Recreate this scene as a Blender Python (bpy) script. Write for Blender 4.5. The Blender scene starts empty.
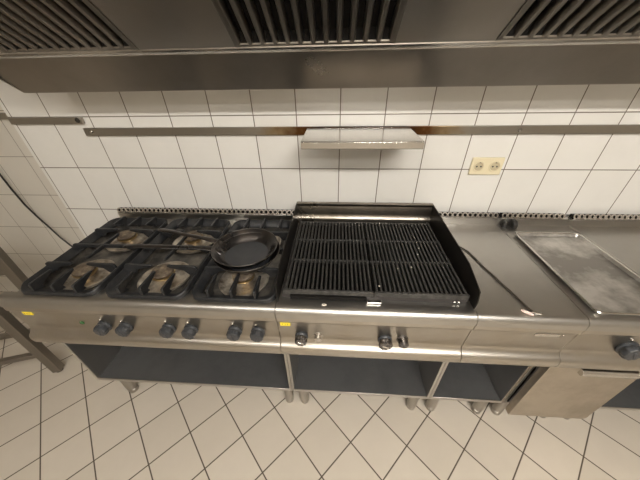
import bpy, bmesh, math, random
from mathutils import Vector, Matrix
random.seed(4)
PI = math.pi
S = bpy.context.scene
COL = S.collection

# ------------------------------------------------------------------ camera
cam = bpy.data.cameras.new('camera')
cam.sensor_width = 36.0
cam.lens = 257.777 / 640 * 36.0
cam.clip_start = 0.02
cam_o = bpy.data.objects.new('camera', cam)
COL.objects.link(cam_o)
_r = Vector((0.99787038, 0.06285934, -0.01741872))
_u = Vector((-0.02116048, 0.56456119, 0.82511993))
_f = Vector((-0.06170043, 0.82299415, -0.56468902))
cam_o.matrix_world = Matrix(((_r.x, _u.x, -_f.x, 0.0), (_r.y, _u.y, -_f.y, 0.0), (_r.z, _u.z, -_f.z, 1.6055), (0, 0, 0, 1)))
S.camera = cam_o
# ------------------------------------------------------------------ world, lights, exposure
w = bpy.data.worlds.new('world')
w.use_nodes = True
w.node_tree.nodes['Background'].inputs[0].default_value = (0.95, 0.9, 0.82, 1)
w.node_tree.nodes['Background'].inputs[1].default_value = 0.05
S.world = w
S.view_settings.view_transform = 'Standard'
S.view_settings.look = 'None'
S.view_settings.gamma = 1.0
S.view_settings.exposure = 0.15
S.view_settings.use_curve_mapping = False
LAMP_COLOUR = (1.0, 0.955, 0.885)
LAMPS = [  # x, y, size x, size y, radiance
    (-0.95, -0.95, 1.50, 0.08, 44.0),
    (0.80, -0.95, 1.30, 0.18, 80.0),
    (0.60, -2.00, 1.30, 0.18, 40.0),
]
CEIL = 2.75


# ------------------------------------------------------------------ materials
def mat(name, col=(0.5, 0.5, 0.5), metal=0.0, rough=0.5, spec=None, noise=None, streak=None, bump=0.0, bscale=60.0, emit=None, coat=0.0):
    """noise = (scale, amount, colour2); streak = axis scale vector for brushed metal"""
    m = bpy.data.materials.new(name)
    m.use_nodes = True
    nt = m.node_tree
    b = nt.nodes['Principled BSDF']
    b.inputs['Base Color'].default_value = (*col, 1)
    b.inputs['Metallic'].default_value = metal
    b.inputs['Roughness'].default_value = rough
    if coat:
        b.inputs['Coat Weight'].default_value = coat
        b.inputs['Coat Roughness'].default_value = 0.25
    if emit:
        b.inputs['Emission Color'].default_value = (*emit[0], 1)
        b.inputs['Emission Strength'].default_value = emit[1]
    geo = nt.nodes.new('ShaderNodeNewGeometry')
    if noise:
        n = nt.nodes.new('ShaderNodeTexNoise')
        n.inputs['Scale'].default_value = noise[0]
        n.inputs['Detail'].default_value = 6
        n.inputs['Roughness'].default_value = 0.62
        nt.links.new(geo.outputs['Position'], n.inputs['Vector'])
        rp = nt.nodes.new('ShaderNodeMapRange')
        rp.inputs['From Min'].default_value = 0.42
        rp.inputs['From Max'].default_value = 0.68
        rp.inputs['To Max'].default_value = noise[1]
        nt.links.new(n.outputs['Fac'], rp.inputs['Value'])
        mx = nt.nodes.new('ShaderNodeMix')
        mx.data_type = 'RGBA'
        mx.inputs[6].default_value = (*col, 1)
        mx.inputs[7].default_value = (*noise[2], 1)
        nt.links.new(rp.outputs[0], mx.inputs[0])
        nt.links.new(mx.outputs[2], b.inputs['Base Color'])
        rr = nt.nodes.new('ShaderNodeMapRange')
        rr.inputs['To Min'].default_value = max(0.03, rough - 0.07)
        rr.inputs['To Max'].default_value = min(1.0, rough + 0.12)
        nt.links.new(n.outputs['Fac'], rr.inputs['Value'])
        nt.links.new(rr.outputs[0], b.inputs['Roughness'])
    if streak or bump:
        mp = nt.nodes.new('ShaderNodeMapping')
        mp.inputs['Scale'].default_value = streak or (1, 1, 1)
        n2 = nt.nodes.new('ShaderNodeTexNoise')
        n2.inputs['Scale'].default_value = 1.0 if streak else bscale
        n2.inputs['Detail'].default_value = 3
        nt.links.new(geo.outputs['Position'], mp.inputs['Vector'])
        nt.links.new(mp.outputs[0], n2.inputs['Vector'])
        bp = nt.nodes.new('ShaderNodeBump')
        bp.inputs['Strength'].default_value = bump or 0.05
        bp.inputs['Distance'].default_value = 0.002
        nt.links.new(n2.outputs['Fac'], bp.inputs['Height'])
        nt.links.new(bp.outputs[0], b.inputs['Normal'])
    return m


def tile_mat(name, origin, pitch, angle, axes, tile, tile2, grout, width, rough):
    """grid of tiles in world position; axes = which position components make u, v"""
    m = bpy.data.materials.new(name)
    m.use_nodes = True
    nt = m.node_tree
    L = nt.links.new
    b = nt.nodes['Principled BSDF']
    geo = nt.nodes.new('ShaderNodeNewGeometry')
    sep = nt.nodes.new('ShaderNodeSeparateXYZ')
    L(geo.outputs['Position'], sep.inputs[0])

    def math_(op, a, bb=None, c=None):
        n = nt.nodes.new('ShaderNodeMath')
        n.operation = op
        for i, v in enumerate((a, bb, c)):
            if v is None:
                continue
            if isinstance(v, (int, float)):
                n.inputs[i].default_value = v
            else:
                L(v, n.inputs[i])
        return n.outputs[0]
    U0 = math_('SUBTRACT', sep.outputs[axes[0]], origin[0])
    V0 = math_('SUBTRACT', sep.outputs[axes[1]], origin[1])
    ca, sa = math.cos(angle), math.sin(angle)
    U = math_('ADD', math_('MULTIPLY', U0, ca), math_('MULTIPLY', V0, sa))
    V = math_('SUBTRACT', math_('MULTIPLY', V0, ca), math_('MULTIPLY', U0, sa))
    du = math_('PINGPONG', U, pitch[0] / 2)
    dv = math_('PINGPONG', V, pitch[1] / 2)
    d = math_('MINIMUM', du, dv)
    mr = nt.nodes.new('ShaderNodeMapRange')
    mr.interpolation_type = 'SMOOTHSTEP'
    mr.inputs['From Min'].default_value = width * 0.35
    mr.inputs['From Max'].default_value = width * 0.75
    L(d, mr.inputs['Value'])
    # per-tile tone
    cu = math_('FLOOR', math_('DIVIDE', U, pitch[0]))
    cv = math_('FLOOR', math_('DIVIDE', V, pitch[1]))
    comb = nt.nodes.new('ShaderNodeCombineXYZ')
    L(cu, comb.inputs[0]); L(cv, comb.inputs[1])
    wn = nt.nodes.new('ShaderNodeTexWhiteNoise')
    L(comb.outputs[0], wn.inputs['Vector'])
    n = nt.nodes.new('ShaderNodeTexNoise')
    n.inputs['Scale'].default_value = 7.0
    n.inputs['Detail'].default_value = 8
    n.inputs['Roughness'].default_value = 0.65
    L(geo.outputs['Position'], n.inputs['Vector'])
    f = math_('ADD', math_('MULTIPLY', wn.outputs['Value'], 0.35), math_('MULTIPLY', n.outputs['Fac'], 0.75))
    mx = nt.nodes.new('ShaderNodeMix'); mx.data_type = 'RGBA'
    mx.inputs[6].default_value = (*tile, 1); mx.inputs[7].default_value = (*tile2, 1)
    L(f, mx.inputs[0])
    mx2 = nt.nodes.new('ShaderNodeMix'); mx2.data_type = 'RGBA'
    mx2.inputs[6].default_value = (*grout, 1)
    L(mx.outputs[2], mx2.inputs[7]); L(mr.outputs[0], mx2.inputs[0])
    L(mx2.outputs[2], b.inputs['Base Color'])
    rr = nt.nodes.new('ShaderNodeMapRange')
    rr.inputs['To Min'].default_value = 0.9; rr.inputs['To Max'].default_value = rough
    L(mr.outputs[0], rr.inputs['Value']); L(rr.outputs[0], b.inputs['Roughness'])
    bp = nt.nodes.new('ShaderNodeBump')
    bp.inputs['Strength'].default_value = 0.35; bp.inputs['Distance'].default_value = 0.002
    L(mr.outputs[0], bp.inputs['Height']); L(bp.outputs[0], b.inputs['Normal'])
    return m


GREY_GROUT = (0.17, 0.145, 0.115)
M = {}
M['wall'] = tile_mat('wall_tiles', (-1.3925, 1.16524), (0.2, 0.2492), 0, (0, 2), (0.80, 0.785, 0.75), (0.69, 0.67, 0.63), (0.16, 0.13, 0.10), 0.0039, 0.38)
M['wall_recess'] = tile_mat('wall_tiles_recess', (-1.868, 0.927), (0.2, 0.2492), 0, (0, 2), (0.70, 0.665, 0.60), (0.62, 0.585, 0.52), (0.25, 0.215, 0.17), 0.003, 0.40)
M['wall_return'] = tile_mat('wall_tiles_return', (1.28, 0.927), (0.2, 0.2492), 0, (1, 2), (0.74, 0.70, 0.64), (0.66, 0.62, 0.56), (0.2, 0.17, 0.13), 0.003, 0.4)
M['wall_room'] = mat('wall_room', (0.50, 0.46, 0.40), rough=0.7)
M['floor'] = tile_mat('floor_tiles', (-1.3168, 0.5035), (0.2, 0.2), 0.7917, (0, 1), (0.60, 0.54, 0.46), (0.50, 0.445, 0.37), (0.085, 0.066, 0.048), 0.0052, 0.42)
M['ceiling'] = mat('ceiling_paint', (0.62, 0.58, 0.52), rough=0.9)
STREAK = (3, 260, 260)
M['steel'] = mat('brushed_steel', (0.56, 0.54, 0.51), 1, 0.28, noise=(2.2, 0.45, (0.45, 0.43, 0.395)), streak=STREAK, bump=0.10)
M['top'] = mat('worktop_steel', (0.49, 0.475, 0.45), 1, 0.33, noise=(3.0, 0.5, (0.40, 0.385, 0.36)), streak=STREAK, bump=0.08)
M['panel'] = mat('panel_steel', (0.50, 0.47, 0.425), 1, 0.30, noise=(5, 0.6, (0.43, 0.375, 0.30)), streak=STREAK, bump=0.12)
M['inside'] = mat('cabinet_steel', (0.29, 0.29, 0.292), 0.8, 0.33, noise=(4, 0.6, (0.19, 0.19, 0.195)), streak=(3, 3, 3), bump=0.02)
M['door'] = mat('door_steel', (0.52, 0.47, 0.40), 1, 0.40, noise=(6, 0.7, (0.38, 0.33, 0.27)), streak=(200, 200, 4), bump=0.06)
M['bright'] = mat('polished_steel', (0.68, 0.66, 0.63), 1, 0.17, noise=(8, 0.3, (0.5, 0.47, 0.42)))
M['leg'] = mat('leg_steel', (0.40, 0.375, 0.34), 1, 0.30)
M['hood'] = mat('hood_steel', (0.48, 0.45, 0.41), 1, 0.28, noise=(3, 0.5, (0.33, 0.295, 0.25)), streak=STREAK, bump=0.06)
M['filter'] = mat('filter_steel', (0.34, 0.315, 0.28), 1, 0.30, noise=(6, 0.5, (0.18, 0.16, 0.14)))
M['dark'] = mat('gap_shade', (0.012, 0.011, 0.010), rough=0.7)  # near-black colour stands in for shade in slots, flue holes and under bars
M['dark'].node_tree.nodes['Principled BSDF'].inputs['Specular IOR Level'].default_value = 0.1
M['iron'] = mat('cast_iron', (0.020, 0.021, 0.023), 0.25, 0.36, noise=(25, 0.6, (0.05, 0.048, 0.047)), bump=0.25, bscale=240)
M['bars'] = mat('grill_iron', (0.035, 0.034, 0.032), 0.3, 0.36, noise=(60, 0.7, (0.10, 0.095, 0.088)), bump=0.3, bscale=300)
M['soot'] = mat('sooty_iron', (0.030, 0.026, 0.024), 0.1, 0.6, noise=(50, 0.5, (0.06, 0.05, 0.045)))
M['guard'] = mat('burnt_steel', (0.035, 0.032, 0.029), 0.7, 0.38, noise=(9, 0.5, (0.075, 0.068, 0.058)))
M['guard_back'] = mat('sooty_steel', (0.30, 0.27, 0.23), 1, 0.27, noise=(7, 0.6, (0.14, 0.12, 0.10)), streak=STREAK, bump=0.1)
M['enamel'] = mat('tray_enamel', (0.07, 0.066, 0.06), 0.5, 0.3, noise=(14, 0.8, (0.26, 0.235, 0.20)))
M['bowl'] = mat('burner_bowl', (0.66, 0.60, 0.51), 0.8, 0.30, noise=(16, 1.0, (0.13, 0.10, 0.075)))
M['cap'] = mat('burner_cap', (0.13, 0.10, 0.075), 0.5, 0.45, noise=(40, 0.8, (0.36, 0.29, 0.20)))
M['brass'] = mat('brass', (0.58, 0.45, 0.26), 1, 0.3)
M['pan'] = mat('pan_steel', (0.06, 0.058, 0.058), 0.9, 0.27, noise=(10, 0.4, (0.16, 0.12, 0.09)))
M['pan_rim'] = mat('rim_highlight', (0.20, 0.185, 0.17), 1, 0.35)  # paler than the pan: the highlight along the rim is set into its colour
M['pan_in'] = mat('pan_coating', (0.075, 0.077, 0.083), 0.6, 0.42, noise=(30, 0.3, (0.06, 0.06, 0.065)))
M['knob'] = mat('knob_plastic', (0.034, 0.037, 0.042), 0, 0.34, noise=(60, 0.5, (0.045, 0.047, 0.052)))
M['dark_chrome'] = mat('dark_chrome', (0.22, 0.21, 0.21), 1, 0.25, noise=(80, 0.7, (0.05, 0.05, 0.05)))
M['chrome'] = mat('chrome', (0.62, 0.60, 0.57), 1, 0.16)
M['yellow'] = mat('yellow_label', (0.9, 0.72, 0.04), 0, 0.5)
M['ink'] = mat('ink', (0.03, 0.03, 0.03), 0, 0.5)
M['green'] = mat('green_lens', (0.03, 0.10, 0.03), 0, 0.25)
M['cream'] = mat('cream_plastic', (0.74, 0.66, 0.46), 0, 0.38)
M['cream2'] = mat('cream_recess', (0.50, 0.43, 0.29), 0, 0.45)
M['rubber'] = mat('black_rubber', (0.018, 0.016, 0.014), 0, 0.5)
M['wire'] = mat('brown_cord', (0.07, 0.055, 0.042), 0.2, 0.45)
M['pink'] = mat('pink_plastic', (0.78, 0.62, 0.55), 0, 0.4)
M['tray'] = mat('tray_steel', (0.30, 0.285, 0.265), 0.9, 0.38, noise=(6, 1.3, (0.66, 0.64, 0.61)), bump=0.04, bscale=20)
M['table'] = mat('dull_steel', (0.29, 0.265, 0.235), 1, 0.42)
M['crumb'] = mat('crumb', (0.7, 0.64, 0.54), 0, 0.8)
M['rib'] = mat('flue_steel', (0.50, 0.46, 0.40), 1, 0.3, noise=(12, 0.6, (0.28, 0.23, 0.18)))


def rail_mat():
    """steel rail with heat-brown stains next to the shelf"""
    m = mat('rail_steel', (0.37, 0.345, 0.305), 1, 0.33, streak=STREAK, bump=0.08)
    nt = m.node_tree
    b = nt.nodes['Principled BSDF']
    geo = nt.nodes.new('ShaderNodeNewGeometry')
    sep = nt.nodes.new('ShaderNodeSeparateXYZ')
    nt.links.new(geo.outputs['Position'], sep.inputs[0])
    n = nt.nodes.new('ShaderNodeTexNoise')
    n.inputs['Scale'].default_value = 22
    nt.links.new(geo.outputs['Position'], n.inputs['Vector'])
    a = nt.nodes.new('ShaderNodeMath'); a.operation = 'SUBTRACT'
    nt.links.new(sep.outputs[0], a.inputs[0]); a.inputs[1].default_value = 0.10
    ab = nt.nodes.new('ShaderNodeMath'); ab.operation = 'ABSOLUTE'
    nt.links.new(a.outputs[0], ab.inputs[0])
    ad = nt.nodes.new('ShaderNodeMath'); ad.operation = 'MULTIPLY_ADD'
    nt.links.new(n.outputs['Fac'], ad.inputs[0]); ad.inputs[1].default_value = 0.14
    nt.links.new(ab.outputs[0], ad.inputs[2])
    r = nt.nodes.new('ShaderNodeValToRGB')
    e = r.color_ramp.elements
    e[0].position = 0.27; e[0].color = (0.03, 0.015, 0.008, 1)
    e[1].position = 0.56; e[1].color = (0.37, 0.345, 0.305, 1)
    x = e.new(0.36); x.color = (0.12, 0.055, 0.02, 1)
    x = e.new(0.46); x.color = (0.33, 0.25, 0.15, 1)
    nt.links.new(ad.outputs[0], r.inputs[0])
    nt.links.new(r.outputs[0], b.inputs['Base Color'])
    return m


M['rail'] = rail_mat()

# ------------------------------------------------------------------ mesh builder
ORIGIN = {}


class MB:
    def __init__(self):
        self.bm = bmesh.new()

    def face(self, vs):
        try:
            return self.bm.faces.new(vs)
        except ValueError:
            return None

    def box(self, x0, x1, y0, y1, z0, z1):
        v = [self.bm.verts.new(p) for p in ((x0, y0, z0), (x1, y0, z0), (x1, y1, z0), (x0, y1, z0), (x0, y0, z1), (x1, y0, z1), (x1, y1, z1), (x0, y1, z1))]
        for q in ((0, 3, 2, 1), (4, 5, 6, 7), (0, 1, 5, 4), (1, 2, 6, 5), (2, 3, 7, 6), (3, 0, 4, 7)):
            self.face([v[i] for i in q])
        return self

    def prism(self, prof, a, b, axis='x'):
        """closed polygon prof extruded a..b; prof points are the two remaining axes in order"""
        def P(u, v, t):
            return {'x': (t, u, v), 'y': (u, t, v), 'z': (u, v, t)}[axis]
        A = [self.bm.verts.new(P(u, v, a)) for u, v in prof]
        B = [self.bm.verts.new(P(u, v, b)) for u, v in prof]
        n = len(prof)
        for i in range(n):
            self.face([A[i], A[(i + 1) % n], B[(i + 1) % n], B[i]])
        self.face(A[::-1]); self.face(B)
        return self

    def lathe(self, prof, centre, axis=(0, 0, 1), n=32):
        """open profile of (r, h) around an axis; ends close when r=0"""
        ax = Vector(axis).normalized()
        t = Vector((1, 0, 0)) if abs(ax.x) < 0.9 else Vector((0, 1, 0))
        e1 = ax.cross(t).normalized(); e2 = ax.cross(e1)
        c = Vector(centre)
        rings = []
        for r, h in prof:
            if r < 1e-6:
                rings.append([self.bm.verts.new(c + ax * h)])
            else:
                rings.append([self.bm.verts.new(c + ax * h + (e1 * math.cos(2 * PI * k / n) + e2 * math.sin(2 * PI * k / n)) * r) for k in range(n)])
        for A, B in zip(rings, rings[1:]):
            for k in range(n):
                k2 = (k + 1) % n
                if len(A) == 1 and len(B) == 1:
                    continue
                if len(A) == 1:
                    self.face([A[0], B[k2], B[k]])
                elif len(B) == 1:
                    self.face([A[k], A[k2], B[0]])
                else:
                    self.face([A[k], A[k2], B[k2], B[k]])
        return self

    def tube(self, pts, r, n=8, flat=1.0, up=(0, 0, 1), cap=True):
        """swept tube; r number or list; flat scales the section along 'up'"""
        pts = [Vector(p) for p in pts]
        rs = r if isinstance(r, (list, tuple)) else [r] * len(pts)
        rings = []
        for i, p in enumerate(pts):
            d = (pts[min(i + 1, len(pts) - 1)] - pts[max(i - 1, 0)]).normalized()
            u = Vector(up)
            s = d.cross(u)
            if s.length < 1e-3:
                s = d.cross(Vector((1, 0, 0)))
            s.normalize()
            u = s.cross(d).normalized()
            rings.append([self.bm.verts.new(p + s * math.cos(2 * PI * k / n) * rs[i] + u * math.sin(2 * PI * k / n) * rs[i] * flat) for k in range(n)])
        for A, B in zip(rings, rings[1:]):
            for k in range(n):
                self.face([A[k], A[(k + 1) % n], B[(k + 1) % n], B[k]])
        if cap:
            self.face(rings[0][::-1]); self.face(rings[-1])
        return self

    def torus(self, c, R, r, axis=(0, 0, 1), n=14, m=6):
        ax = Vector(axis).normalized()
        t = Vector((1, 0, 0)) if abs(ax.x) < 0.9 else Vector((0, 1, 0))
        e1 = ax.cross(t).normalized(); e2 = ax.cross(e1); c = Vector(c)
        rings = []
        for i in range(n):
            a = 2 * PI * i / n
            d = e1 * math.cos(a) + e2 * math.sin(a)
            rings.append([self.bm.verts.new(c + d * (R + r * math.cos(2 * PI * k / m)) + ax * r * math.sin(2 * PI * k / m)) for k in range(m)])
        for i in range(n):
            A, B = rings[i], rings[(i + 1) % n]
            for k in range(m):
                self.face([A[k], B[k], B[(k + 1) % m], A[(k + 1) % m]])
        return self

    def loft(self, loops, close=True):
        """list of equal-length closed loops; close joins last to first"""
        R = [[self.bm.verts.new(p) for p in l] for l in loops]
        n = len(R[0])
        pairs = list(zip(R, R[1:])) + ([(R[-1], R[0])] if close else [])
        for A, B in pairs:
            for k in range(n):
                self.face([A[k], A[(k + 1) % n], B[(k + 1) % n], B[k]])
        return R

    def build(self, name, m, parent=None, bevel=0.0, smooth=True, xf=None, segs=2):
        bm = self.bm
        bmesh.ops.recalc_face_normals(bm, faces=bm.faces[:])
        if xf is not None:
            bmesh.ops.transform(bm, matrix=xf, verts=bm.verts[:])
        off = ORIGIN.get(parent.name, Vector((0, 0, 0))) if parent else Vector((0, 0, 0))
        if off.length:
            bmesh.ops.translate(bm, verts=bm.verts[:], vec=-off)
        me = bpy.data.meshes.new(name)
        bm.to_mesh(me); bm.free()
        me.materials.append(m if not isinstance(m, str) else M[m])
        if smooth:
            me.polygons.foreach_set('use_smooth', [True] * len(me.polygons))
            try:
                me.set_sharp_from_angle(angle=math.radians(38))
            except Exception:
                pass
        o = bpy.data.objects.new(name, me)
        COL.objects.link(o)
        if parent:
            o.parent = parent
            ORIGIN[o.name] = off
        if bevel:
            md = o.modifiers.new('bevel', 'BEVEL')
            md.width = bevel; md.segments = segs; md.limit_method = 'ANGLE'; md.angle_limit = math.radians(40)
        return o


def thing(name, label, cat, loc, group=None):
    o = bpy.data.objects.new(name, None)
    o.empty_display_size = 0.05
    COL.objects.link(o)
    o.location = loc
    ORIGIN[o.name] = Vector(loc)
    return tag(o, label, cat, group)


def tag(o, label, cat, group=None):
    o['label'] = label; o['category'] = cat
    if group:
        o['group'] = group
    return o


def struct(o):
    o['kind'] = 'structure'
    return o


def copy_tree(o, parent=None):
    c = o.copy()
    COL.objects.link(c)
    if parent:
        c.parent = parent
    for ch in list(o.children):
        copy_tree(ch, c)
    return c


def rrect(cx, cy, w, d, r, z, n=5):
    pts = []
    for sx, sy, a0 in ((1, 1, 0), (-1, 1, 90), (-1, -1, 180), (1, -1, 270)):
        for k in range(n + 1):
            a = math.radians(a0 + 90 * k / n)
            pts.append((cx + sx * (w / 2 - r) + r * math.cos(a), cy + sy * (d / 2 - r) + r * math.sin(a), z))
    return pts


# ------------------------------------------------------------------ room
WY = 1.28
struct(MB().box(-3.4, 3.4, -2.8, 1.7, -0.1, 0.0).build('floor', 'floor', smooth=False))
struct(MB().box(-3.4, 3.4, -2.8, 1.7, CEIL, CEIL + 0.1).build('ceiling', 'ceiling', smooth=False))
struct(MB().box(-1.612, 3.4, WY, 1.44, 0, CEIL).build('wall_back', 'wall', smooth=False))
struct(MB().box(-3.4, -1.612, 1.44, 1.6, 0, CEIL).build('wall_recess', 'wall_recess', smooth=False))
struct(MB().box(-3.5, -3.4, -2.8, 1.6, 0, CEIL).build('wall_left', 'wall_room', smooth=False))
struct(MB().box(3.4, 3.5, -2.8, 1.6, 0, CEIL).build('wall_right', 'wall_room', smooth=False))
struct(MB().box(-3.4, 3.4, -2.9, -2.8, 0, CEIL).build('wall_front', 'wall_room', smooth=False))

for i, (x, y, sx, sy, e) in enumerate(LAMPS):
    t = thing('ceiling_light', ('long ceiling light over the left of the range', 'long ceiling light over the worktops', 'long ceiling light furthest from the tiled cooking wall')[i], 'ceiling light', (x, y, CEIL))
    MB().box(x - sx / 2 - .02, x + sx / 2 + .02, y - sy / 2 - .02, y + sy / 2 + .02, CEIL - .05, CEIL).build('housing', 'bright', t, bevel=.004)
    MB().box(x - sx / 2, x + sx / 2, y - sy / 2, y + sy / 2, CEIL - .07, CEIL - .0505).build('diffuser', mat('lamp_diffuser', (0.9, 0.88, 0.84), emit=(LAMP_COLOUR, e)), t)

# ------------------------------------------------------------------ extractor hood
HX0, HX1 = -1.245, 2.1
hood = thing('extractor_hood', 'long stainless steel extractor hood above the cooking line', 'extractor hood', (0.3, WY, 1.52))
SL = 0.70  # slope of the filter plane


def fz(y, d=0.0):
    return 1.651 + (.963 - y) * SL + d


MB().prism([(1.100, 1.529), (.991, 1.638), (.996, 1.643), (1.104, 1.537), (1.279, 1.537), (1.279, 1.529)], HX0, HX1).build('lower_panel', 'hood', hood, bevel=.001)
MB().prism([(.991, 1.638), (.983, 1.642), (.969, 1.642), (.964, 1.648), (.964, 1.661), (.992, 1.664), (1.003, 1.646)], HX0, HX1).build('grease_channel', 'bright', hood, bevel=.0015)
MB().prism([(1.101, 1.5295), (.972, 1.636), (0.45, 2.00), (0.45, CEIL - .002), (1.279, CEIL - .002), (1.279, 1.5295)], HX0 - .006, HX0).build('end_panel', 'hood', hood)
MB().prism([(1.101, 1.5295), (.972, 1.636), (0.45, 2.00), (0.45, CEIL - .002), (1.279, CEIL - .002), (1.279, 1.5295)], HX1, HX1 + .006).build('end_panel', 'hood', hood)
MB().box(HX0, HX1, .45, .456, 2.005, CEIL - .002).build('front_panel', 'hood', hood)
YT = 0.50
plates = [(HX0, -1.075), (-0.625, -0.318), (0.161, 0.443), (0.932, HX1)]
for a, b in plates:
    MB().prism([(.963, fz(.963)), (.456, fz(.456)), (.456, fz(.456) + .004), (.963, fz(.963) + .004)], a, b).build('cover_plate', 'hood', hood, bevel=.0008)
MB().prism([(YT, fz(YT)), (.456, fz(.456)), (.456, fz(.456) + .004), (YT, fz(YT) + .004)], -1.075, 0.932).build('upper_strip', 'hood', hood)
for a, b in ((-1.075, -0.625), (-0.318, 0.161), (0.443, 0.932)):
    m = MB()
    y0, y1 = .959, YT
    # frame edges
    for xa, xb in ((a + .001, a + .012), (b - .012, b - .001)):
        m.prism([(y0, fz(y0, -.003)), (y1, fz(y1, -.003)), (y1, fz(y1, .03)), (y0, fz(y0, .03))], xa, xb)
    m.prism([(y0, fz(y0, -.002)), (y0 - .006, fz(y0 - .006, -.002)), (y0 - .006, fz(y0 - .006, .002)), (y0, fz(y0, .002))], a, b)
    f = m.build('baffle_filter', 'filter', hood)
    mb = MB()
    mb.prism([(y0, fz(y0, .032)), (y1, fz(y1, .032)), (y1, fz(y1, .036)), (y0, fz(y0, .036))], a, b)
    mb.prism([(y0, fz(y0, .0022)), (y0 - .004, fz(y0 - .004, .0022)), (y0 - .004, fz(y0 - .004, .0318)), (y0, fz(y0, .0318))], a + .012, b - .012)
    mb.build('filter_back', 'dark', f)
    r = MB()
    n = 12
    p = (b - a - .024) / n
    for k in range(n + 1):
        x = a + .012 + p * k
        wd = p * 0.25
        # each baffle: a U channel, its lips turned into the dark slot
        prof = [(-wd, .024), (-wd * .9, .004), (-wd * .55, -.003), (wd * .55, -.003), (wd * .9, .004), (wd, .024), (wd * .8, .024), (wd * .6, .004), (-wd * .6, .004), (-wd * .8, .024)]
        A = [r.bm.verts.new((x + u, y0 - .004, fz(y0 - .004, v))) for u, v in prof]
        B = [r.bm.verts.new((x + u, y1, fz(y1, v))) for u, v in prof]
        for i in range(len(prof)):
            j = (i + 1) % len(prof)
            r.face([A[i], A[j], B[j], B[i]])
        r.face(A[::-1]); r.face(B)
    r.build('baffles', 'filter', f)

# ------------------------------------------------------------------ wall rails, shelf, socket, cable
rail = MB().box(-1.243, 2.4, 1.266, 1.2798, 1.330, 1.366).build('wall_rail', 'rail', bevel=.002)
tag(rail, 'long flat steel wall rail running behind the small shelf, browned beside it', 'rail')
for x, z in ((-1.205, 1.349), (0.80, 1.346)):
    MB().lathe([(0, .004), (.005, .004), (.008, .0015), (.009, -.001)], (x, 1.2655, z), (0, -1, 0), 16).build('screw_head', 'bright', rail)
rl = MB().box(-1.60, -1.225, 1.264, 1.2798, 1.385, 1.415).build('wall_rail', 'rail', bevel=.002)
tag(rl, 'short steel wall rail ending just before the long rail, slightly higher', 'rail')
MB().lathe([(0, .006), (.008, .005), (.012, 0), (.012, -.002)], (-1.245, 1.2635, 1.402), (0, -1, 0), 16).build('end_cap', 'rubber', rl)
rl = MB().box(-2.6, -1.66, 1.42, 1.4398, 1.385, 1.415).build('wall_rail', 'rail', bevel=.002)
tag(rl, 'steel wall rail on the recessed tiled wall beside the corner', 'rail')

sh = thing('wall_shelf', 'small stainless steel shelf mounted on the long wall rail above the grill', 'shelf', (0.09, 1.26, 1.33))
MB().prism([(1.022, 1.331), (1.020, 1.333), (1.020, 1.356), (1.024, 1.360), (1.262, 1.360), (1.262, 1.361), (1.2645, 1.361), (1.2645, 1.357), (1.026, 1.357), (1.0235, 1.355), (1.0235, 1.331)], -0.143, 0.322).build('shelf_plate', 'bright', sh, bevel=.0008)
for x in (-0.141, 0.3185):
    MB().box(x, x + .0015, 1.022, 1.262, 1.331, 1.357).build('side_lip', 'bright', sh)
for x in (0.02, 0.20):
    MB().prism([(1.264, 1.357), (1.06, 1.357), (1.06, 1.345), (1.255, 1.262), (1.264, 1.262)], x, x + .003).build('bracket', 'steel', sh)

so = thing('wall_socket', 'cream double wall socket on the tiles above the worktop', 'socket', (0.716, WY, 1.183))
MB().box(.642, .790, 1.270, 1.2799, 1.141, 1.225).build('cover_plate', 'cream', so, bevel=.004)
for x in (.679, .753):
    MB().torus((x, 1.2695, 1.183), .0235, .0035, (0, 1, 0), 28, 6).build('rim', 'cream', so)
    c = MB().lathe([(0, .0), (.022, 0), (.0225, .0016)], (x, 1.2698, 1.183), (0, -1, 0), 28).build('insert', 'cream2', so)
    for dx in (-.0095, .0095):
        MB().lathe([(0, .0012), (.004, .0012), (.004, 0)], (x + dx, 1.2692, 1.183), (0, -1, 0), 12).build('pin_hole', 'ink', c)
    MB().box(x - .003, x + .003, 1.2655, 1.2695, 1.200, 1.205).build('earth_clip', 'chrome', c)

pts = [(-2.15, 1.43, CEIL - .002), (-2.14, 1.43, 2.0), (-2.11, 1.425, 1.4), (-2.088, 1.42, 1.076), (-2.083, 1.42, .97), (-2.07, 1.42, .863), (-2.043, 1.42, .775), (-2.008, 1.42, .685), (-1.965, 1.41, .61), (-1.924, 1.405, .549), (-1.80, 1.39, .42), (-1.66, 1.38, .25), (-1.55, 1.20, .12), (-1.40, 1.15, .06)]
tag(MB().tube(pts, .0055, 8).build('power_cable', 'rubber'), 'thin black cable hanging down the recessed tiled wall to behind the range', 'cable')

# ------------------------------------------------------------------ cooking modules
PROFILE_PANEL = [(.662, .850), (.662, .612), (.610, .612), (.603, .615), (.600, .622), (.5975, .640), (.597, .648), (.5985, .657), (.603, .6645), (.609, .669), (.615, .674), (.6205, .681), (.6235, .690), (.6245, .701), (.6235, .705),
                 (.6165, .800), (.614, .807), (.610, .811), (.609, .818), (.609, .850)]


def nose(y_back):
    arc = []
    for k in range(11):
        a = math.radians(180 - 90 * k / 10)
        arc.append((.633 + .026 * math.cos(a), .854 + .026 * math.sin(a)))
    return [(.607, .836)] + arc + [(y_back, .880), (y_back, .876), (.636, .876), (.613, .856), (.613, .836)]


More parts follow.
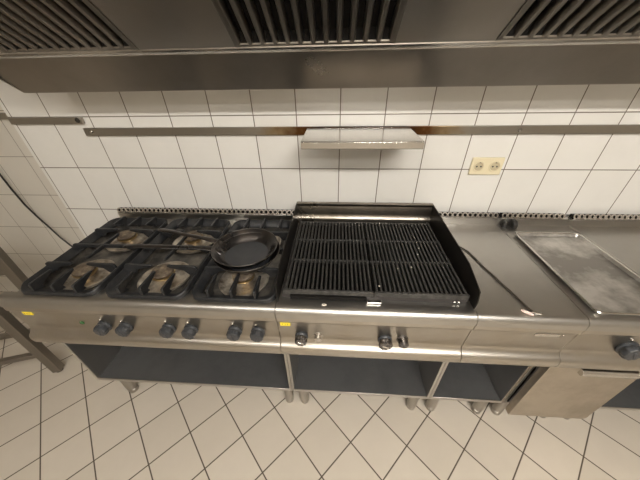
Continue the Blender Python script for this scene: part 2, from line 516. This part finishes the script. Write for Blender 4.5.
def module(name, label, cat, x0, x1, xs=None):
    xs = xs or x0
    t = thing(name, label, cat, ((x0 + x1) / 2, .93, .62))
    MB().prism(PROFILE_PANEL, x0 + .001, x1 - .001).build('control_panel', 'panel', t, bevel=.001)
    b = MB()
    b.box(xs + .002, xs + .004, .664, 1.262, .622, .8755)
    b.box(x1 - .004, x1 - .002, .66, 1.262, .622, .875)
    b.box(xs + .004, x1 - .004, 1.255, 1.262, .622, .875)
    b.box(xs + .004, x1 - .004, .664, 1.255, .622, .626)
    b.build('casing', 'inside', t)
    return t


def riser(t, x0, x1, a=None, b=None):
    """back upstand with its row of flue holes"""
    MB().prism([(1.236, .8765), (1.236, .914), (1.232, .917), (1.232, .921), (1.264, .921), (1.264, .8765)], x0 + .001, x1 - .001).build('back_upstand', 'steel', t, bevel=.001)
    a = x0 if a is None else a
    b = x1 if b is None else b
    g = MB().box(a + .003, b - .003, 1.247, 1.262, .921, .940).build('flue_grille', 'dark', t)
    r = MB()
    p = .0258
    n = int((b - a - .006) / p)
    off = ((b - a) - n * p) / 2
    for k in range(n):
        x = a + off + p * (k + .5)
        r.torus((x, 1.240, .9345), .0108, .0040, (0, -1, .5), 14, 6)
        r.box(x + p / 2 - .0035, x + p / 2 + .0035, 1.243, 1.250, .921, .938)
    r.build('flue_rings', 'bright', g)


def knob(parent, x, z, r=.030, kind='plastic', turn=0.0):
    y = .6215
    k = MB().lathe([(r * .92, 0), (r * .98, .003), (r * .98, .008), (r * .80, .012), (r * .72, .016), (0, .016)], (x, y, z), (0, -1, 0), 28).build('knob', 'knob', parent)
    g = MB()
    loops = []
    for h, q in ((.014, .84), (.018, .92), (.030, .90), (.035, .82), (.0365, .66)):
        L = []
        for i in range(60):
            a = 2 * PI * i / 60
            rr = r * q * (1 + .045 * math.cos(9 * a + turn * 5))
            L.append((x + rr * math.cos(a), y - h, z + rr * math.sin(a)))
        loops.append(L)
    R = g.loft(loops, close=False)
    g.face(R[-1])
    g.build('grip', 'knob' if kind == 'plastic' else 'dark_chrome', k)
    c, s = math.cos(turn + PI / 2), math.sin(turn + PI / 2)
    hw, hl = r * .15, r * .52
    poly = [(x + u * c - v * s, z + u * s + v * c) for u, v in ((-hl, -hw), (hl, -hw), (hl, hw), (-hl, hw))]
    MB().prism(poly, y - .0385, y - .034, 'y').build('pointer', 'knob' if kind == 'plastic' else 'chrome', k, bevel=.0015)
    if kind == 'plastic':
        MB().lathe([(0, .006), (.005, .005), (.0065, .002), (.0065, -.002)], (x - .006, y - .001, z + r + .006), (0, -1, 0), 12).build('index_mark', 'chrome', parent)
    return k


def sticker(parent, x, z):
    s = MB().box(x - .019, x + .019, 0.6150, .6180, z - .009, z + .009).build('label_sticker', 'yellow', parent)
    k = MB()
    for dx, h in ((-.011, .004), (-.001, .004), (.008, .005)):
        k.box(x + dx, x + dx + .0016, .6143, .6149, z - h, z + h)
    k.build('label_print', 'ink', s)


# ---- six-burner range -------------------------------------------------
AX0, AX1 = -1.310, -0.215
rg = module('gas_range', 'six-burner stainless steel gas range with black pan supports', 'gas range', AX0, AX1, -1.260)
GC = [-1.082, -0.729, -0.381]
WY0, WY1 = .648, 1.172
AXT = -1.258
tp = MB()
tp.prism(nose(WY0), AX0 + .001, AX1 - .001)
tp.box(AXT, AX1 - .001, WY1, 1.238, .876, .880)
edges = [AXT] + [v for c in GC for v in (c - .150, c + .150)] + [AX1 - .001]
for i in range(0, len(edges), 2):
    tp.box(edges[i], edges[i + 1], WY0, WY1, .876, .880)
tp.build('hob_top', 'top', rg)
riser(rg, AXT, AX1)
for i, c in enumerate(GC):
    m = MB()
    lo = [rrect(c, (WY0 + WY1) / 2, .300, WY1 - WY0, .03, .8762), rrect(c, (WY0 + WY1) / 2, .290, WY1 - WY0 - .01, .03, .852), rrect(c, (WY0 + WY1) / 2, .24, WY1 - WY0 - .06, .03, .848)]
    R = m.loft(lo, close=False)
    m.face(R[-1])
    m.build('drip_tray', 'enamel', rg)
    for j, y in enumerate((.780, 1.050)):
        b = MB().lathe([(.030, .853), (.034, .866), (.056, .857), (.084, .858), (.098, .866), (.104, .864), (.100, .853)], (c, y, 0), n=40).build('burner_bowl', 'bowl', rg)
        bu = MB().lathe([(.034, .850), (.034, .874), (.046, .878), (.046, .884), (.036, .888), (0, .888)], (c, y, 0), n=28).build('burner', 'brass', rg)
        MB().lathe([(.036, .888), (.044, .889), (.044, .896), (.038, .901), (.016, .902), (.012, .899), (0, .899)], (c, y, 0), n=28).build('burner_cap', 'cap', bu)
for x, z in ((-.940, .731), (-.848, .731), (-.664, .735), (-.572, .735), (-.391, .738), (-.298, .738)):
    knob(rg, x, z, .0285, turn=random.choice((0.3, -0.25, 0.5, .1)))
MB().lathe([(0, .006), (.007, .006), (.010, .003), (.010, 0)], (-1.036, .622, .742), (0, -1, 0), 16).build('indicator_light', 'green', rg)
sticker(rg, -1.238, .793)
sticker(rg, -.232, .795) if False else None


# pan supports
def grate(label, cx):
    W, D, cy, zb = .330, .556, .914, .8805
    t = thing('pan_support', label, 'pan support', (cx, cy, zb), 'cast iron pan supports on the range')
    m = MB()

    def ring(inset, r, h0, h1):
        # the rim is low along the front and rises towards the sides and back
        out = []
        for x, y, z in rrect(cx, cy, W - inset * 2, D - inset * 2, r, zb, 8):
            q = min(1.0, max(0.0, (y - (cy - D / 2)) / .075))
            out.append((x, y, zb + h0 + (h1 - h0) * q))
        return out
    m.loft([ring(0, .045, 0, 0), ring(.001, .045, .010, .031), ring(.004, .043, .013, .034), ring(.009, .040, .012, .032), ring(.030, .030, .003, .008), ring(.032, .030, 0, 0), ring(.016, .038, 0, 0)])
    m.build('frame', 'iron', t, bevel=.001)
    hx = W / 2 - .008
    d = MB()
    prof = [(-hx, .006), (-hx, .036), (-hx + .010, .047), (-hx + .016, .048), (hx - .016, .048), (hx - .010, .047), (hx, .036), (hx, .006), (hx - .05, .030), (-hx + .05, .030)]
    d.prism([(cx + u, zb + v) for u, v in prof], cy - .0055, cy + .0055, 'y')
    d.build('cross_bar', 'iron', t, bevel=.002)
    for sy in (-1, 1):
        by = cy + sy * .135
        for sx in (-1, 1):   # side fingers towards the burner
            f = MB()
            prof = [(hx, .006), (hx, .036), (hx - .003, .043), (hx - .010, .047), (hx - .016, .048), (.036, .048), (.032, .042), (.044, .036), (.100, .024), (.118, .001)]
            f.prism([(cx + sx * u, zb + v) for u, v in prof], by - .005, by + .005, 'y')
            f.build('finger', 'iron', t, bevel=.0015)
        for k, dx in enumerate((-.088, 0, .088)):
            f = MB()
            e = D / 2 - .007
            inner = .135 + (.036 if dx == 0 else .045)
            prof = [(e, .006), (e - .001, .044), (e - .006, .048), (inner, .048), (inner - .003, .041), (inner + .014, .034), (e - .034, .016), (e - .040, .001)]
            f.prism([(cy + sy * u, zb + v) for u, v in prof], cx + dx - .0048, cx + dx + .0048)
            f.build('finger', 'iron', t, bevel=.0015)
        f = MB()
        prof = [(.0056, .030), (.0056, .048), (.098, .048), (.102, .042), (.09, .036)]
        f.prism([(cy + sy * u, zb + v) for u, v in prof], cx - .0048, cx + .0048)
        f.build('finger', 'iron', t, bevel=.0015)
    return t


g0 = grate('black cast iron pan support at the end by the recessed wall', GC[0])
g1 = copy_tree(g0); g1.location.x = GC[1]; g1['label'] = 'black cast iron pan support in the middle, under the pan handles'
g2 = copy_tree(g0); g2.location.x = GC[2]; g2['label'] = 'black cast iron pan support under the two frying pans, beside the grill'


# ---- frying pans -------------------------------------------------------
def frying_pan(label, cx, cy, zb, hpts, hr):
    t = thing('frying_pan', label, 'frying pan', (cx, cy, zb), 'frying pans stacked on a burner')
    MB().lathe([(0, 0), (.086, 0), (.096, .003), (.118, .024), (.131, .044), (.134, .046), (.1335, .0475), (.129, .046), (.115, .026), (.094, .0075), (.088, .0055)], (cx, cy, zb), n=64).build('pan_body', 'pan', t)
    MB().lathe([(0, .0052), (.086, .0052), (.089, .0060), (.088, .0050)], (cx, cy, zb), n=64).build('cooking_surface', 'pan_in', t)
    MB().torus((cx, cy, zb + .0468), .1335, .0011, n=72).build('rim', 'pan_rim', t)
    h = MB().tube(hpts, hr, 10, flat=.36).build('handle', 'pan', t)
    d = (Vector(hpts[1]) - Vector(hpts[0])).normalized()
    s = d.cross(Vector((0, 0, 1))).normalized()
    a = Vector((cx, cy, zb)) + (Vector((hpts[0][0], hpts[0][1], 0)) - Vector((cx, cy, 0))).normalized() * .120
    for q in (-.008, .008):
        p = a + s * q + Vector((0, 0, .036))
        MB().lathe([(0, .004), (.003, .003), (.005, 0), (0, -.001)], p, (.75, -.1, .6), 12).build('rivet', 'pan', t)
    return t


ZG = .8805 + .0485
frying_pan('lower of the two stacked black frying pans, its handle nearer the knobs', -.364, .833, ZG,
           [(-.478, .838, ZG + .030), (-.500, .838, ZG + .045), (-.55, .832, ZG + .055), (-.68, .820, ZG + .064), (-.80, .811, ZG + .072), (-.856, .805, ZG + .073), (-.868, .804, ZG + .072)], [.018, .017, .013, .0115, .0135, .0135, .008])
ZP = ZG + .012
frying_pan('upper of the two stacked black frying pans, its handle nearer the wall', -.376, .848, ZP,
           [(-.490, .873, ZP + .030), (-.512, .877, ZP + .044), (-.56, .885, ZP + .052), (-.65, .902, ZP + .058), (-.74, .922, ZP + .062), (-.785, .932, ZP + .062), (-.795, .935, ZP + .061)], [.018, .016, .012, .011, .013, .013, .008])

# ---- char grill --------------------------------------------------------
BX0, BX1 = -.215, .495
gr = module('char_grill', 'stainless steel char grill unit with black splash guards', 'grill', BX0, BX1)
MB().prism(nose(1.262), BX0 + .001, BX1 - .001).build('grill_top', 'top', gr)
fr = MB()
fr.box(-.198, .478, .672, .680, .8802, .912)
fr.box(-.198, -.188, .680, 1.20, .8802, .912)
fr.box(.468, .478, .680, 1.20, .8802, .912)
fr.build('grill_frame', 'soot', gr, bevel=.001)
MB().box(-.188, .468, .680, 1.20, .8802, .886).build('ember_bed', 'dark', gr)
MB().box(-.165, .115, .662, .672, .8830, .8985).build('grease_slot_shade', 'dark', gr)  # solid black strip painting the shade of the slot below the grates
MB().box(.118, .168, .652, .672, .8825, .8895).build('slot_tab', 'bright', gr)
for x in (.430, .445):
    MB().lathe([(0, .006), (.004, .006), (.005, 0)], (x, .672, .8905), (0, -1, 0), 10).build('bolt', 'chrome', gr)
side = [(1.235, .8802), (1.235, 1.002), (.765, .990), (.652, .958), (.641, .915), (.646, .8802)]
MB().prism(side, .4905, .494).build('side_guard', 'guard', gr, bevel=.0008)
MB().prism(side, -.212, -.2085).build('side_guard', 'guard', gr, bevel=.0008)
bk = MB()
arc = [(1.205, .8865), (1.205, .915), (1.209, .922), (1.214, .928), (1.2165, .945), (1.2165, .965), (1.221, .985), (1.212, 1.001), (1.216, 1.005), (1.231, 1.005), (1.231, .8865)]
bk.prism(arc, -.2084, .4904)
bk.build('back_guard', 'guard_back', gr)
for x, r_, kd in ((-.127, .026, 'm'), (.196, .028, 'm')):
    knob(gr, x, .722, r_, 'metal', turn=1.2)
MB().lathe([(.018, 0), (.018, .008), (.014, .011), (.014, .026), (.010, .029), (0, .029)], (-.062, .628, .722), (0, -1, 0), 20).build('igniter_button', 'chrome', gr)
MB().lathe([(.023, 0), (.023, .007), (.019, .010), (.019, .032), (.014, .036), (0, .036)], (.264, .628, .722), (0, -1, 0), 20).build('igniter_button', 'dark_chrome', gr)
sticker(gr, -.185, .793)


def grill_grate(label, x0, x1):
    cx = (x0 + x1) / 2
    t = thing('grill_grate', label, 'grill grate', (cx, .90, .9125), 'cast iron grates of the char grill')
    m = MB()
    n = 20
    p = (x1 - x0 - .004) / n
    for k in range(n):
        x = x0 + .002 + p * (k + .5)
        wv = p * .25
        m.prism([(x - wv * .6, .9145), (x + wv * .6, .9145), (x + wv, .930), (x + wv * .5, .933), (x - wv * .5, .933), (x - wv, .930)], .668, 1.150, 'y')
    m.build('bars', 'bars', t)
    for y in (.662, .84, .99, 1.146):
        edge = not .7 < y < 1.1
        MB().box(x0 + .002, x1 - .002, y - .004, y + .005, .9128, .9315 if edge else .9285).build('end_bar' if edge else 'cross_bar', 'bars', t, bevel=.001)
    return t


grill_grate('ridged black grill grate nearer the burners', -.190, .1395)
grill_grate('ridged black grill grate nearer the bare worktop', .1405, .470)
rc = random.Random(8)
for i, (x, y) in enumerate(((.36, .93), (.345, .885), (.30, .80), (.16, .69), (.245, .79))):
    m = MB().lathe([(0, .0022), (.003, .0015), (.0035, 0), (.002, -.0012), (0, -.0015)], (x, y, .9345), n=7).build('ash_crumb', 'crumb', smooth=False)
    tag(m, 'tiny pale ash crumb lying on the grill bars', 'crumb', 'ash crumbs on the grill bars')
m = MB().lathe([(0, .003), (.005, .0022), (.0075, .001), (.007, .0002), (0, 0)], (.0, .0, 0), n=14).build('food_crumb', 'crumb')
m.location = (-.038, .640, .8802); m.scale = (1.3, .8, 1)
tag(m, 'pale oval crumb on the steel edge in front of the grill', 'crumb')

# ---- neutral worktop ----------------------------------------------------
CX0, CX1 = .495, .857
wt = module('worktop_unit', 'bare stainless steel worktop unit between grill and tray', 'worktop', CX0, CX1)
MB().prism(nose(1.238), CX0 + .001, CX1 - .001).build('worktop', 'top', wt)
riser(wt, CX0, CX1)
MB().prism([(.716, .799), (.800, .799), (.800, .786), (.716, .786)], .6145, .6180, 'y').build('name_plate', 'bright', wt)
MB().lathe([(0, .004), (.003, .003), (.005, 0)], (.815, .619, .793), (0, -1, 0), 10).build('panel_screw', 'chrome', wt)

# ---- hot plate unit with tray and door ----------------------------------
DX0, DX1 = .857, 1.210
hp = module('hot_plate_unit', 'stainless steel hot plate unit carrying the flat tray', 'hot plate', DX0, DX1)
MB().prism(nose(1.238), DX0 + .001, DX1 - .001).build('plate_top', 'top', hp)
riser(hp, DX0, DX1, DX0, DX1 - .03)
knob(hp, 1.058, .738, .036, turn=.45)
f1 = MB().lathe([(0, .030), (.009, .030), (.012, .026), (.012, .004), (.014, 0), (0, 0)], (.878, 1.215, .8805), (0, 0, 1), 20).build('fitting', 'rubber')
tag(f1, 'round black fitting at the back of the worktop beside the tray', 'fitting')
f2 = MB().prism([(1.190, .8805), (1.190, .902), (1.205, .921), (1.234, .921), (1.234, .8805)], .908, .930).build('fitting', 'rubber', bevel=.004)
tag(f2, 'square black fitting at the back corner of the tray', 'fitting')

TX0, TX1, TY0, TY1 = .885, 1.190, .634, 1.143
tcx, tcy = (TX0 + TX1) / 2, (TY0 + TY1) / 2
tw, td = TX1 - TX0, TY1 - TY0
ty = thing('baking_tray', 'shallow rectangular steel tray with whitish stains on the hot plate', 'tray', (tcx, tcy, .8803))
m = MB()
zt = .8805
R = m.loft([rrect(tcx, tcy, tw - .020, td - .020, .016, zt), rrect(tcx, tcy, tw - .006, td - .006, .018, zt + .0105), rrect(tcx, tcy, tw, td, .02, zt + .0125), rrect(tcx, tcy, tw - .001, td - .001, .02, zt + .0145),
            rrect(tcx, tcy, tw - .012, td - .018, .016, zt + .0140), rrect(tcx, tcy, tw - .022, td - .030, .013, zt + .002)], close=False)
m.face(R[0][::-1]); m.face(R[-1])
m.build('tray_pan', 'tray', ty)
m = MB()
loop = rrect(tcx, tcy, tw - .004, td - .006, .02, zt + .0142)
m.loft([[(tcx + (x - tcx) * (1 + a / tw * 2), tcy + (y - tcy) * (1 + a / td * 2), z + h) for x, y, z in loop] for a, h in ((.004, 0), (.002, .003), (-.002, .003), (-.004, 0), (-.002, -.002), (.002, -.002))])
m.build('rolled_rim', 'bright', ty)

# ---- next unit ----------------------------------------------------------
EX0, EX1 = 1.210, 1.92
nx = module('worktop_unit', 'stainless steel unit at the far end, beyond the tray', 'worktop', EX0, EX1)
MB().prism(nose(1.238), EX0 + .001, EX1 - .001).build('worktop', 'top', nx)
riser(nx, EX0, EX1)
MB().box(EX0 + .004, EX0 + .012, .66, 1.235, .8802, .886).build('raised_edge', 'steel', nx)

# ---- cord on the worktop -------------------------------------------------
cd = thing('sensor_cord', 'thin brown cord trailing over the bare worktop from the grill guard', 'cord', (.64, .8, .8805))
MB().tube([(.4905, 1.10, .884), (.52, 1.075, .884), (.575, 1.03, .884), (.604, .985, .884), (.616, .93, .884), (.625, .875, .884), (.640, .825, .884), (.649, .782, .884), (.662, .735, .884), (.672, .690, .884), (.680, .655, .884), (.690, .632, .8845)], .0030, 8).build('cord', 'wire', cd)
MB().tube([(.648, .645, .8865), (.655, .637, .8875), (.668, .628, .8872), (.677, .623, .8865)], [.003, .0058, .0058, .0035], 10).build('end_sleeve', 'pink', cd)
MB().tube([(.680, .640, .885), (.690, .634, .887), (.704, .630, .887), (.712, .634, .8855)], [.003, .005, .005, .003], 8).build('metal_clip', 'chrome', cd)


# ------------------------------------------------------------------ base cabinets
def cabinet(name, label, x0, x1, legs):
    t = thing(name, label, 'cabinet', ((x0 + x1) / 2, .93, 0))
    y0, y1, z0, z1 = .665, 1.22, .172, .6215
    for a, b in ((x0 + .001, x0 + .013), (x1 - .013, x1 - .001)):
        MB().box(a, b, y0, y1, z0 + .0005, z1).build('side_panel', 'steel', t, bevel=.001)
    MB().box(x0 + .013, x1 - .013, y1 - .01, y1, z0 + .02, z1).build('back_panel', 'inside', t)
    MB().box(x0 + .0132, x1 - .0132, y0 + .004, y1 - .0102, z0 + .002, z0 + .018).build('bottom_panel', 'inside', t)
    MB().box(x0 + .0132, x1 - .0132, y0, y0 + .0038, z0, z0 + .021).build('front_edge', 'steel', t, bevel=.001)
    for x in legs:
        for y in (.702, 1.16):
            MB().lathe([(0, .001), (.021, .001), (.024, .004), (.024, .030), (.0215, .032), (.0215, .036), (.026, .038), (.026, .172), (0, .172)], (x, y, 0), n=24).build('leg', 'leg', t)
    return t


cabinet('base_cabinet', 'wide open steel base cabinet under the six-burner range', AX0, AX1, (-1.195, -.248))
cabinet('base_cabinet', 'open steel base cabinet under the char grill', BX0, BX1, (-.160, .440))
cabinet('base_cabinet', 'narrow open steel base cabinet under the bare worktop', CX0, CX1, (.546, .795))
dc = cabinet('base_cabinet', 'narrow steel base cabinet closed by a door with a bar handle', DX0, DX1, (.900, 1.140))
dr = MB()
poly = [(.870, .152), (1.218, .152), (1.230, .165), (1.230, .588), (.870, .588)]
dr.prism([(a, b) for a, b in poly], .622, .652, 'y')
dr = dr.build('door', 'door', dc, bevel=.002)
MB().prism([(.622, .556), (.609, .556), (.604, .560), (.602, .566), (.602, .574), (.605, .582), (.611, .587), (.622, .587)], .985, 1.196).build('door_handle', 'bright', dr, bevel=.001)
MB().box(.878, 1.19, .6525, .6645, .20, .57).build('door_liner', 'inside', dc)
cabinet('base_cabinet', 'open steel base cabinet beyond the door, under the far end unit', EX0, EX1, (1.262, 1.86))

# ------------------------------------------------------------------ small stand beside the range
st = thing('steel_stand', 'dull steel stand with square legs beside the end of the range', 'stand', (-1.76, .79, 0))
ya = math.radians(18)
ux = Vector((-math.cos(ya), -math.sin(ya), 0))     # along its front, away from the range
uy = Vector((-math.sin(ya), math.cos(ya), 0))      # towards the wall
P0 = Vector((-1.762, .792, 0))


def bar(o0, o1, z0, z1, hw=.023):
    a, b = o0, o1
    d = (b - a)
    m = MB()
    if d.length < 1e-4:
        c = [a + ux * sx * hw + uy * sy * hw for sx, sy in ((-1, -1), (1, -1), (1, 1), (-1, 1))]
    else:
        d.normalize(); s = Vector((-d.y, d.x, 0))
        c = [a + s * hw, a - s * hw, b - s * hw, b + s * hw]
    m.prism([(p.x, p.y) for p in c], z0, z1, 'z')
    return m


WS, DS = .52, .21
for i, (a, b) in enumerate(((0, 0), (WS, 0), (0, DS), (WS, DS))):
    bar(P0 + ux * a + uy * b, P0 + ux * a + uy * b, .012, .86).build('leg', 'table', st, bevel=.003)
    c = P0 + ux * a + uy * b
    MB().lathe([(0, 0), (.017, 0), (.019, .003), (.019, .0115), (0, .0115)], c, n=16).build('foot', 'rubber', st)
for o0, o1 in ((P0 + ux * .0235, P0 + ux * (WS - .0235)), (P0 + uy * DS + ux * .0235, P0 + uy * DS + ux * (WS - .0235))):
    bar(o0, o1, .17, .20, .014).build('stretcher', 'table', st, bevel=.002)
bar(P0 + uy * DS + ux * .0235, P0 + uy * DS + ux * (WS - .0235), .655, .685, .014).build('rear_rail', 'table', st, bevel=.002)
c = [P0 + ux * a + uy * b for a, b in ((-.03, -.03), (WS + .03, -.03), (WS + .03, DS + .03), (-.03, DS + .03))]
MB().prism([(p.x, p.y) for p in c], .8602, .884, 'z').build('top', 'table', st, bevel=.003)
